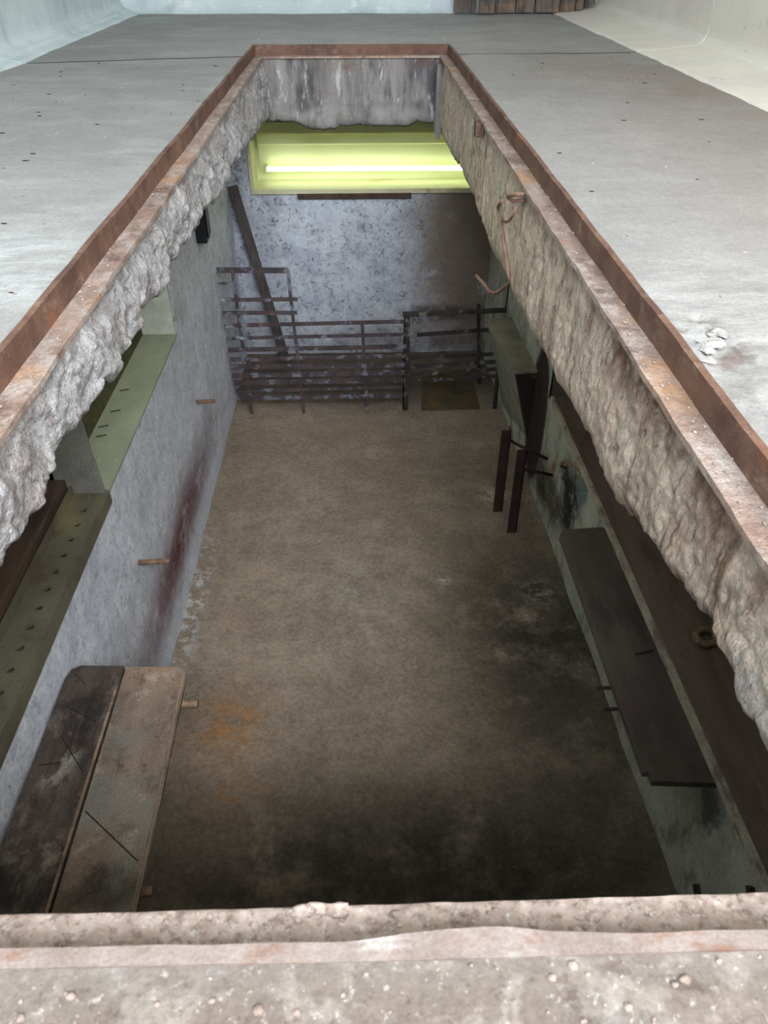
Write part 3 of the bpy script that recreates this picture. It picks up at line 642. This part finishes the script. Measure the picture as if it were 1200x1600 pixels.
# ---- fluorescent light box in the far wall
lb = thing('light_box', 'lit fluorescent tube in a cream box recessed in the far pit wall', 'light', (.07, PYF, BZ0))
D = 4.53
for nm, bx in (('back_panel', (BX0 - .01, BX1 + .01, D, D + .02, BZ0 - .015, BZ1 + .015)), ('bottom_panel', (BX0 - .01, BX1 + .01, PYF - .01, D + .015, BZ0 - .02, BZ0)),
               ('top_panel', (BX0 - .01, BX1 + .01, PYF - .01, D + .015, BZ1, BZ1 + .02)), ('side_panel', (BX0 - .018, BX0, PYF - .012, D + .02, BZ0 - .02, BZ1 + .02)),
               ('side_panel', (BX1, BX1 + .018, PYF - .012, D + .02, BZ0 - .02, BZ1 + .02))):
    m = MB(); m.box(*bx); under(m.build(nm, M['light_box'], bevel=.002), lb)
m = MB(); m.box(BX0 - .018, BX1 + .018, PYF - .018, PYF - .010, BZ0 - .024, BZ0 - .001); under(m.build('front_lip', M['light_lip'], bevel=.002), lb)
m = MB(); m.box(BX0 - .019, BX0 - .001, PYF - .018, PYF - .012, BZ0, BZ1); under(m.build('side_lip', M['light_lip'], bevel=.002), lb)
m = MB()   # enamelled batten: stepped reflector behind the tube
yz = [(4.528, -.40), (4.46, -.40), (4.46, -.455), (4.49, -.46), (4.49, -.512), (4.505, -.52), (4.526, -.64), (4.526, -.704), (4.529, -.704)]
n = len(yz)
m.add([(BX0 + .02, y, z) for y, z in yz] + [(BX1 - .02, y, z) for y, z in yz],
      [tuple(range(n)), tuple(range(2 * n - 1, n - 1, -1))] + [(i, i + n, (i + 1) % n + n, (i + 1) % n) for i in range(n)])
under(m.build('reflector', M['reflector']), lb)
m = MB(); m.tube([(-.50, 4.455, -.630), (.68, 4.455, -.632)], .0115, 14); tb = under(m.build('tube', M['tube'], smooth=True), lb)
for x in (-.515, .683):
    m = MB(); m.tube([(x, 4.455, -.631), (x + .014, 4.455, -.631)], .0125, 14); m.box(x, x + .014, 4.455, 4.53, -.64, -.62)
    c = m.build('lamp_holder', M['light_box']); c.parent = tb; 
# lamp inside the lit niche of the left wall
nb = thing('niche_lamp', 'fluorescent batten lighting the green niche in the left wall', 'light', (-.80, 2.3, -.3))
m = MB(); m.box(-.826, -.79, 1.85, 2.62, -.27, -.215); under(m.build('housing', M['light_box'], bevel=.003), nb)
m = MB(); m.tube([(-.775, 1.88, -.245), (-.775, 2.60, -.245)], .008, 12); under(m.build('tube', M['niche_tube'], smooth=True), nb)
for y in (1.86, 2.60):
    m = MB(); m.box(-.80, -.764, y, y + .016, -.258, -.232); under(m.build('lamp_holder', M['light_box']), nb)

# ---- batten under the light box
m = MB(); m.box(-.335, .28, PYF - .028, PYF - .002, -.752, -.726)
tag(m.build('wooden_batten', M['dark_wood'], bevel=.003), 'thin dark wooden batten fixed just below the light box', 'batten')
# ---- pole leaning in the far left corner
m = MB(); m.bar((-.455, 4.20, PF + .015), (-.672, 4.30, -.675), .05, .035, (0, -1, .2))
tag(m.build('wooden_pole', M['pole_wood'], bevel=.006), 'weathered grey wooden pole leaning in the far left corner', 'pole')
# ---- black box on the left wall
bb = thing('black_box', 'small black box fixed high on the left pit wall', 'box', (PXL, 3.40, -.6))
m = MB(); m.box(PXL, PXL + .045, 3.33, 3.43, -.66, -.42); under(m.build('body', M['black_plastic'], bevel=.004), bb)
m = MB(); m.box(PXL + .045, PXL + .052, 3.345, 3.415, -.64, -.45); under(m.build('cover', M['black_plastic'], bevel=.003), bb)

# ---- welded grille standing near the far wall
GY = 3.62
g = thing('steel_grille', 'rusty welded steel grille standing across the far end of the pit', 'grille', (-.2, GY, PF))
HB = [(-.685, -.880, -.348, -.884, .026), (-.685, -.945, -.600, -.946, .010), (-.685, -1.028, -.312, -1.027, .018), (-.685, -1.094, -.320, -1.096, .018),
      (-.684, -1.161, .212, -1.149, .018), (-.684, -1.229, .227, -1.218, .016), (-.682, -1.292, .228, -1.284, .022), (-.681, -1.346, .229, -1.334, .020),
      (-.680, -1.389, .216, -1.385, .026), (-.678, -1.437, .217, -1.429, .026), (-.677, -1.478, .215, -1.474, .026), (-.672, -1.527, .208, -1.515, .018), (-.674, -1.569, .209, -1.568, .020)]
for x0, z0, x1, z1, h in HB:
    m = MB(); m.bar((x0, GY, z0), (x1, GY - .004, z1), .010, h); under(m.build('crossbar', M['grille_steel'], bevel=.0015), g)
for x0, z0, x1 in ((-.614, -.885, -.602), (-.351, -.885, -.323), (.001, -1.152, .020)):
    m = MB(); m.bar((x0, GY + .010, z0), (x1, GY + .010, PF + .002), .016, .010, (0, 1, 0)); under(m.build('upright', M['grille_steel'], bevel=.0015), g)
# ---- angle stand to its right
s = thing('steel_stand', 'blackened angle-iron stand between the grille and the right ledge', 'stand', (.48, GY, PF))
def L_bar(a, b, wd, th, up, name='rail'):
    m = MB(); m.bar(a, b, wd, th, up); under(m.build(name, M['stand_steel'], bevel=.0015), s)
m = MB(); m.box(.212, .242, GY + .016, GY + .021, PF + .002, -1.118); m.box(.212, .217, GY + .016, GY + .046, PF + .002, -1.118); under(m.build('post', M['stand_steel']), s)
m = MB(); m.box(.700, .722, GY + .016, GY + .021, PF + .002, -1.30); m.box(.717, .722, GY + .016, GY + .046, PF + .002, -1.30); under(m.build('post', M['stand_steel']), s)
L_bar((.206, GY + .03, -1.126), (.725, GY + .03, -1.110), .03, .016, (0, 0, 1))
for a, b, h in (((.236, -1.352), (.712, -1.338), .018), ((.25, -1.404), (.71, -1.381), .022), ((.227, -1.451), (.72, -1.422), .020), ((.225, -1.491), (.725, -1.463), .018)):
    L_bar((a[0], GY + .008, a[1]), (b[0], GY + .008, b[1]), .008, h, (0, 0, 1))
L_bar((.30, GY + .30, -1.36), (.70, GY + .30, -1.335), .02, .016, (0, 0, 1), 'rear_rail')
L_bar((.625, GY + .30, -1.19), (.665, GY + .31, PF + .003), .018, .018, (0, 1, 0), 'rear_leg')
m = MB(); m.tube([(.722, GY + .03, -1.12), (.724, GY + .03, -.92)], .004, 8); under(m.build('rod', M['stand_steel']), s)
L_bar((.72, GY + .02, -1.34), (.70, GY + .30, -1.34), .02, .016, (0, 0, 1), 'side_rail')
# ---- brown sheet under the stand
m = MB(); m.hexa([(.311, 3.63, PF + .006), (.632, 3.634, PF + .006), (.63, 4.046, PF + .006), (.345, 4.02, PF + .006)],
                 [(.311, 3.63, PF + .011), (.632, 3.634, PF + .011), (.63, 4.046, PF + .011), (.345, 4.02, PF + .011)])
tag(m.build('brown_sheet', M['cardboard']), 'flat brown rust-stained sheet lying on the floor under the stand', 'sheet')
# ---- plate on the ledge
m = MB(); m.hexa([(.622, 3.60, LZ), (.665, 3.045, LZ), (.832, 3.062, LZ), (.80, 3.66, LZ)], [(.622, 3.60, LZ + .014), (.665, 3.045, LZ + .014), (.832, 3.062, LZ + .014), (.80, 3.66, LZ + .014)])
M['ledge_plate'] = surface('dusty_grey_brown_plate', (136, 127, 110), (156, 146, 128), 8, stretch=(1, 2, 1), layers=[dict(col=(104, 94, 80), scale=9, lo=.5, hi=.66, amt=.5)], bump=.2, fine=.08)
tag(m.build('ledge_plate', M['ledge_plate'], bevel=.002), 'grey-brown plate lying on top of the concrete ledge block', 'plate')

# ---- pair of dark angle bars joined to the right wall
br = thing('steel_bracket', 'two dark upright steel bars tied to the right wall by rods', 'bracket', (.61, 2.65, PF))
def ang(x, y, z1, w_):
    m = MB(); m.box(x, x + w_, y, y + .005, PF, z1); m.box(x + w_ - .005, x + w_, y, y + .035, PF, z1)
    under(m.build('upright_bar', M['dark_steel'], bevel=.001), br)
ang(.572, 2.72, -1.243, .042); ang(.612, 2.57, -1.243, .040)
for pts in ([(.612, 2.74, -1.30), (.64, 2.72, -1.31), (.775, 2.70, -1.375)], [(.65, 2.59, -1.35), (.70, 2.60, -1.365), (.782, 2.615, -1.40)]):
    m = MB(); m.tube(pts, .007, 8); under(m.build('tie_rod', M['dark_steel'], smooth=True), br)

# ---- hook and eye on the right side
hk = thing('wire_hook', 'rusty wire hook hanging from an eye on the right flange', 'hook', (.365, 1.85, -.06))
hx = .352
def hp(l): return [(hx + dx, y, z) for y, z, dx in l]
m = MB(); m.tube(hp([(1.78, -.050, .02), (1.82, -.062, 0), (1.87, -.078, -.004), (1.885, -.085, 0), (1.87, -.09, .008), (1.80, -.068, .02)]), .0045, 8)
under(m.build('eye', M['hook'], smooth=True), hk)
m = MB(); m.tube(hp([(1.775, -.075, 0), (1.785, -.095, -.002), (1.82, -.118, -.004), (1.87, -.138, -.004), (1.935, -.153, -.002)]), .0032, 8)
under(m.build('ring_wire', M['hook'], smooth=True), hk)
m = MB(); m.tube(hp([(1.965, -.112, .002), (2.0, -.138, -.002), (1.975, -.150, -.004), (1.935, -.154, -.004), (1.90, -.165, -.006), (1.831, -.191, -.006), (1.79, -.212, -.004), (1.763, -.228, -.004), (1.765, -.245, -.004), (1.787, -.262, -.006), (1.835, -.295, -.010), (1.88, -.318, -.014), (1.942, -.337, -.018), (1.99, -.338, -.022), (2.06, -.345, -.03), (2.085, -.348, -.032)]), .0045, 8)
under(m.build('hook_shank', M['hook'], smooth=True), hk)
m = MB(); m.box(.352, .372, 2.52, 2.56, -.085, -.044); tag(m.build('steel_tab', M['rust'], bevel=.002), 'small rusty steel tab under the right flange near the far end', 'tab')
m = MB(); m.prism([(.350, -.06), (.378, -.06), (.378, -.34), (.372, -.362), (.356, -.362), (.350, -.34)], 3.84, 3.90)
tag(m.build('corner_post', M['reveal_far'], bevel=.004), 'stained concrete-crusted post in the far right corner of the opening', 'post')

# ---- right: shelf board, ring, lower plank
sb = thing('shelf_board', 'long brown shelf board with a pale edge along the right wall', 'shelf', (.85, 1.7, SILL_R))
def sx_(y): return .782 + .0125 * (2.77 - y)
m = MB(); m.hexa([(sx_(.3), .3, SILL_R - .02), (1.09, .3, SILL_R - .02), (1.09, 2.80, SILL_R - .02), (sx_(2.8), 2.80, SILL_R - .02)],
                 [(sx_(.3), .3, SILL_R), (1.09, .3, SILL_R), (1.09, 2.80, SILL_R), (sx_(2.8), 2.80, SILL_R)])
under(m.build('board', M['shelf_wood']), sb)
m = MB(); m.hexa([(sx_(.3) - .006, .3, SILL_R - .021), (sx_(.3), .3, SILL_R - .021), (sx_(2.8), 2.80, SILL_R - .021), (sx_(2.8) - .006, 2.80, SILL_R - .021)],
                 [(sx_(.3) - .006, .3, SILL_R + .002), (sx_(.3) + .008, .3, SILL_R + .002), (sx_(2.8) + .008, 2.80, SILL_R + .002), (sx_(2.8) - .006, 2.80, SILL_R + .002)])
under(m.build('edge_strip', M['edge_wood']), sb)
m = MB(); R_ = .030; r_ = .011
ring = []
for i in range(20):
    t = 2 * math.pi * i / 20
    for k in range(8):
        p = 2 * math.pi * k / 8; ring.append(((R_ + r_ * math.cos(p)) * math.cos(t), (R_ + r_ * math.cos(p)) * math.sin(t) * .8, r_ * math.sin(p)))
m.add(ring, [(i * 8 + k, ((i + 1) % 20) * 8 + k, ((i + 1) % 20) * 8 + (k + 1) % 8, i * 8 + (k + 1) % 8) for i in range(20) for k in range(8)])
o = m.build('steel_ring', M['pin'], smooth=True); o.location = (.925, 1.43, SILL_R + .012); o.rotation_euler = (.1, 0, .4)
tag(o, 'thick rusty steel ring lying on the shelf board', 'ring')
m = MB(); zb = -1.195
m.add([], [])
pl = [(.640, 1.95), (.655, 1.975), (.79, 1.985), (.806, 1.965), (.822, 1.02), (.664, 1.03), (.664, 1.055), (.650, 1.055)]
n = len(pl); m.add([(x, y, zb) for x, y in pl] + [(x, y, zb + .022) for x, y in pl],
                   [tuple(range(n)), tuple(range(2 * n - 1, n - 1, -1))] + [(i, i + n, (i + 1) % n + n, (i + 1) % n) for i in range(n)])
tag(m.build('wooden_plank', M['grey_plank'], bevel=.002), 'charcoal-grey plank with rounded far corners resting below the right shelf', 'plank')
# pins carrying it and other pins in the right wall
for k, (y, z, tip, lab) in enumerate([(1.26, -1.200, .612, 'nearer of two thin pins poking out under the grey plank'), (1.33, -1.200, .612, 'farther of two thin pins poking out under the grey plank'),
                                     (1.80, -1.200, .66, 'pin under the far end of the grey plank')]):
    m = MB(); m.tube([(PXR(y) + .02, y, z), (tip, y, z)], .005, 8); tag(m.build('rebar_pin', M['dark_steel']), lab, 'pin', 'pins in the right wall')
for a, b, lab in [((.806, .93, -1.47), (.80, .80, -1.53), 'left one of two short dark rods low on the right wall'), ((.80, .785, -1.19), (.80, .70, -1.26), 'short dark rod under the near end of the right shelf')]:
    m = MB(); m.bar(a, b, .012, .02); tag(m.build('steel_rod', M['dark_steel'], bevel=.002), lab, 'rod', 'dark rods on the right wall')
m = MB(); m.tube([(.79, 2.30, -1.13 - .03), (.765, 2.33, -1.16), (.755, 2.38, -1.175), (.758, 2.43, -1.21), (.765, 2.46, -1.25), (.79, 2.47, -1.265)], .006, 8)
tag(m.build('bent_rod', M['pin'], smooth=True), 'bent rusty rod hooked into the right wall under the shelf', 'rod')
m = MB(); m.tube([(.735, 1.42, -1.1695), (.79, 1.432, -1.1695)], .003, 8); tag(m.build('nail', M['dark_steel']), 'nail lying across the grey plank', 'nail')

# ---- left: pins and two planks
for (y, z, tip, lab) in [(2.87, -1.17, -.625, 'farthest pin in the left wall beside the grille'), (1.80, -1.13, -.605, 'thick tan pin in the middle of the left wall'), (1.12, -.968, -.385, 'pin carrying the far end of the two left planks'), (.70, -.968, -.40, 'pin carrying the near end of the two left planks')]:
    m = MB(); m.tube([(PXL - .02, y, z), (tip, y, z + .004)], .0085, 9); tag(m.build('rebar_pin', M['pin'], smooth=True), lab, 'pin', 'pins in the left wall')
M['saw_cut'] = surface('dark_saw_cut', (36, 30, 27), (48, 41, 37), 30, bump=0)
def plank(poly, z0, z1, mat):
    m = MB(); n = len(poly)
    m.add([(x, y, z0) for x, y in poly] + [(x, y, z1) for x, y in poly], [tuple(range(n)), tuple(range(2 * n - 1, n - 1, -1))] + [(i, i + n, (i + 1) % n + n, (i + 1) % n) for i in range(n)])
    return m.build('wooden_plank', mat, bevel=.002)
pd = tag(plank([(-.692, .45), (-.563, .45), (-.565, 1.212), (-.665, 1.216), (-.684, 1.205), (-.69, 1.18)], -.958, -.934, M['bench_dark']), 'dark paint-spattered plank against the left wall', 'plank')
pt = tag(plank([(-.559, .45), (-.418, .45), (-.415, .85), (-.42, 1.19), (-.432, 1.208), (-.561, 1.210)], -.958, -.936, M['bench_tan']), 'worn tan plank with a pale edge beside the dark left plank', 'plank')

for par, z, a, b, wd in ((pt, -.9358, (-.553, .845), (-.430, .742), .0025), (pd, -.9338, (-.652, 1.02), (-.58, .93), .0022), (pd, -.9338, (-.668, 1.10), (-.588, 1.055), .002), (pd, -.9338, (-.672, 1.19), (-.64, 1.16), .002), (pd, -.9338, (-.675, .95), (-.63, .955), .002)):
    m = MB(); m.bar((a[0], a[1], z), (b[0], b[1], z), wd, .001); m.build('saw_cut', M['saw_cut'], par)
M['worn_edge'] = surface('rubbed_plank_edge', (128, 104, 86), (156, 130, 110), 20, stretch=(1, 0.5, 1), layers=[dict(col=(96, 78, 66), scale=14, lo=.5, hi=.62, amt=.7)], bump=.3)
m = MB(); m.hexa([(-.4235, .45, -.9362), (-.4165, .45, -.943), (-.4145, .85, -.943), (-.4215, .85, -.9362)], [(-.4205, .45, -.935), (-.4155, .45, -.940), (-.4135, .85, -.940), (-.4185, .85, -.935)])
m.hexa([(-.4215, .85, -.9362), (-.4145, .85, -.943), (-.4195, 1.185, -.943), (-.4265, 1.185, -.9362)], [(-.4185, .85, -.935), (-.4135, .85, -.940), (-.4185, 1.185, -.940), (-.4235, 1.185, -.935)])
m.build('worn_edge', M['worn_edge'], pt)
m = MB(); m.box(-.570, -.5640, .45, 1.14, -.9342, -.9332); m.build('worn_edge', M['worn_edge'], pd)
# ---- perforated steel rail in the unlit niche
pr = thing('perforated_rail', 'perforated steel rail lying on the sill of the unlit left niche', 'rail', (-.74, 1.1, SILL_L))
m = MB(); x0, x1 = -.785, PXL + .004; yc = 1.685; zt = SILL_L + .008; pitch = .0604
while yc > .45:
    cx = -.738; rr = .0085; ya, yb = yc - pitch / 2, yc + pitch / 2; vs = []; fs = []
    for k in range(16):
        t = 2 * math.pi * k / 16; c, s_ = math.cos(t), math.sin(t)
        vs.append((cx + rr * c, yc + rr * s_, zt))
    for k in range(16):
        t = 2 * math.pi * k / 16; c, s_ = math.cos(t), math.sin(t)
        if k % 4 == 2: px = x1 if c > 0 else x0; py = yb if s_ > 0 else ya
        else:
            sx2 = (x1 - cx if c > 0 else cx - x0); q = min(sx2 / abs(c) if abs(c) > 1e-6 else 9, (pitch / 2) / abs(s_) if abs(s_) > 1e-6 else 9)
            px, py = cx + c * q, yc + s_ * q
            if k in (1, 15): px, py = x1, yc + math.copysign(.012, s_)
            if k in (7, 9): px, py = x0, yc + math.copysign(.012, s_)
            if k in (3, 5, 11, 13): py = yb if s_ > 0 else ya; px = cx + math.copysign(.02, c)
        vs.append((px, py, zt))
    for k in range(16):
        vs.append((vs[k][0], vs[k][1], zt - .006))
    for k in range(16):
        k2 = (k + 1) % 16; fs.append((k, k2, 16 + k2, 16 + k)); fs.append((k, 32 + k, 32 + k2, k2))
    m.add(vs, fs); yc -= pitch
m.box(x1 - .001, x1 + .003, .45, 1.71, SILL_L - .03, zt)
M['rail_paint'] = surface('flaking_olive_rail_paint', (96, 90, 76), (112, 106, 88), 6, layers=[
    dict(col=(80, 64, 54), scale=7, lo=.5, hi=.64, amt=.6), dict(col=(140, 132, 92), scale=5, lo=.4, hi=.6, reg=((-.74, 1.62, SILL_L), (.1, .14, .1)), amt=.7)], bump=.2, rough=.6, fine=.1)
under(m.build('plate', M['rail_paint']), pr)
m = MB(); m.box(x0 - .006, x0, .45, 1.70, SILL_L - .03, zt + .024); under(m.build('rear_flange', M['rail_paint']), pr)
m = MB(); m.box(-.86, -.797, .45, 1.70, SILL_L - .03, -.745); tag(m.build('wooden_beam', M['dark_wood'], bevel=.004), 'dark wooden beam behind the perforated rail', 'beam')
m = MB(); m.hexa([(-.99, .45, SILL_L - .03), (-.88, .45, SILL_L - .03), (-.88, 1.695, SILL_L - .03), (-.99, 1.695, SILL_L - .03)],
                 [(-.99, .45, -.62), (-.955, .45, -.62), (-.955, 1.695, -.62), (-.99, 1.695, -.62)])
tag(m.build('leaning_board', M['dark_wood'], bevel=.003), 'brown board propped at the back of the unlit left niche', 'board')
# nails on the green sill
for k, (x, y) in enumerate([(-.806, 2.287), (-.801, 2.149), (-.815, 2.056), (-.807, 2.0)]):
    m = MB(); m.tube([(x, y, SILL_L + .002), (x + .03, y + .006, SILL_L + .004)], .0016, 6)
    tag(m.build('nail', M['dark_steel']), ['farthest small nail on the green sill', 'second farthest small nail on the green sill', 'third small nail on the green sill', 'small nail on the green sill next to the pier'][k], 'nail', 'nails on the green sill')
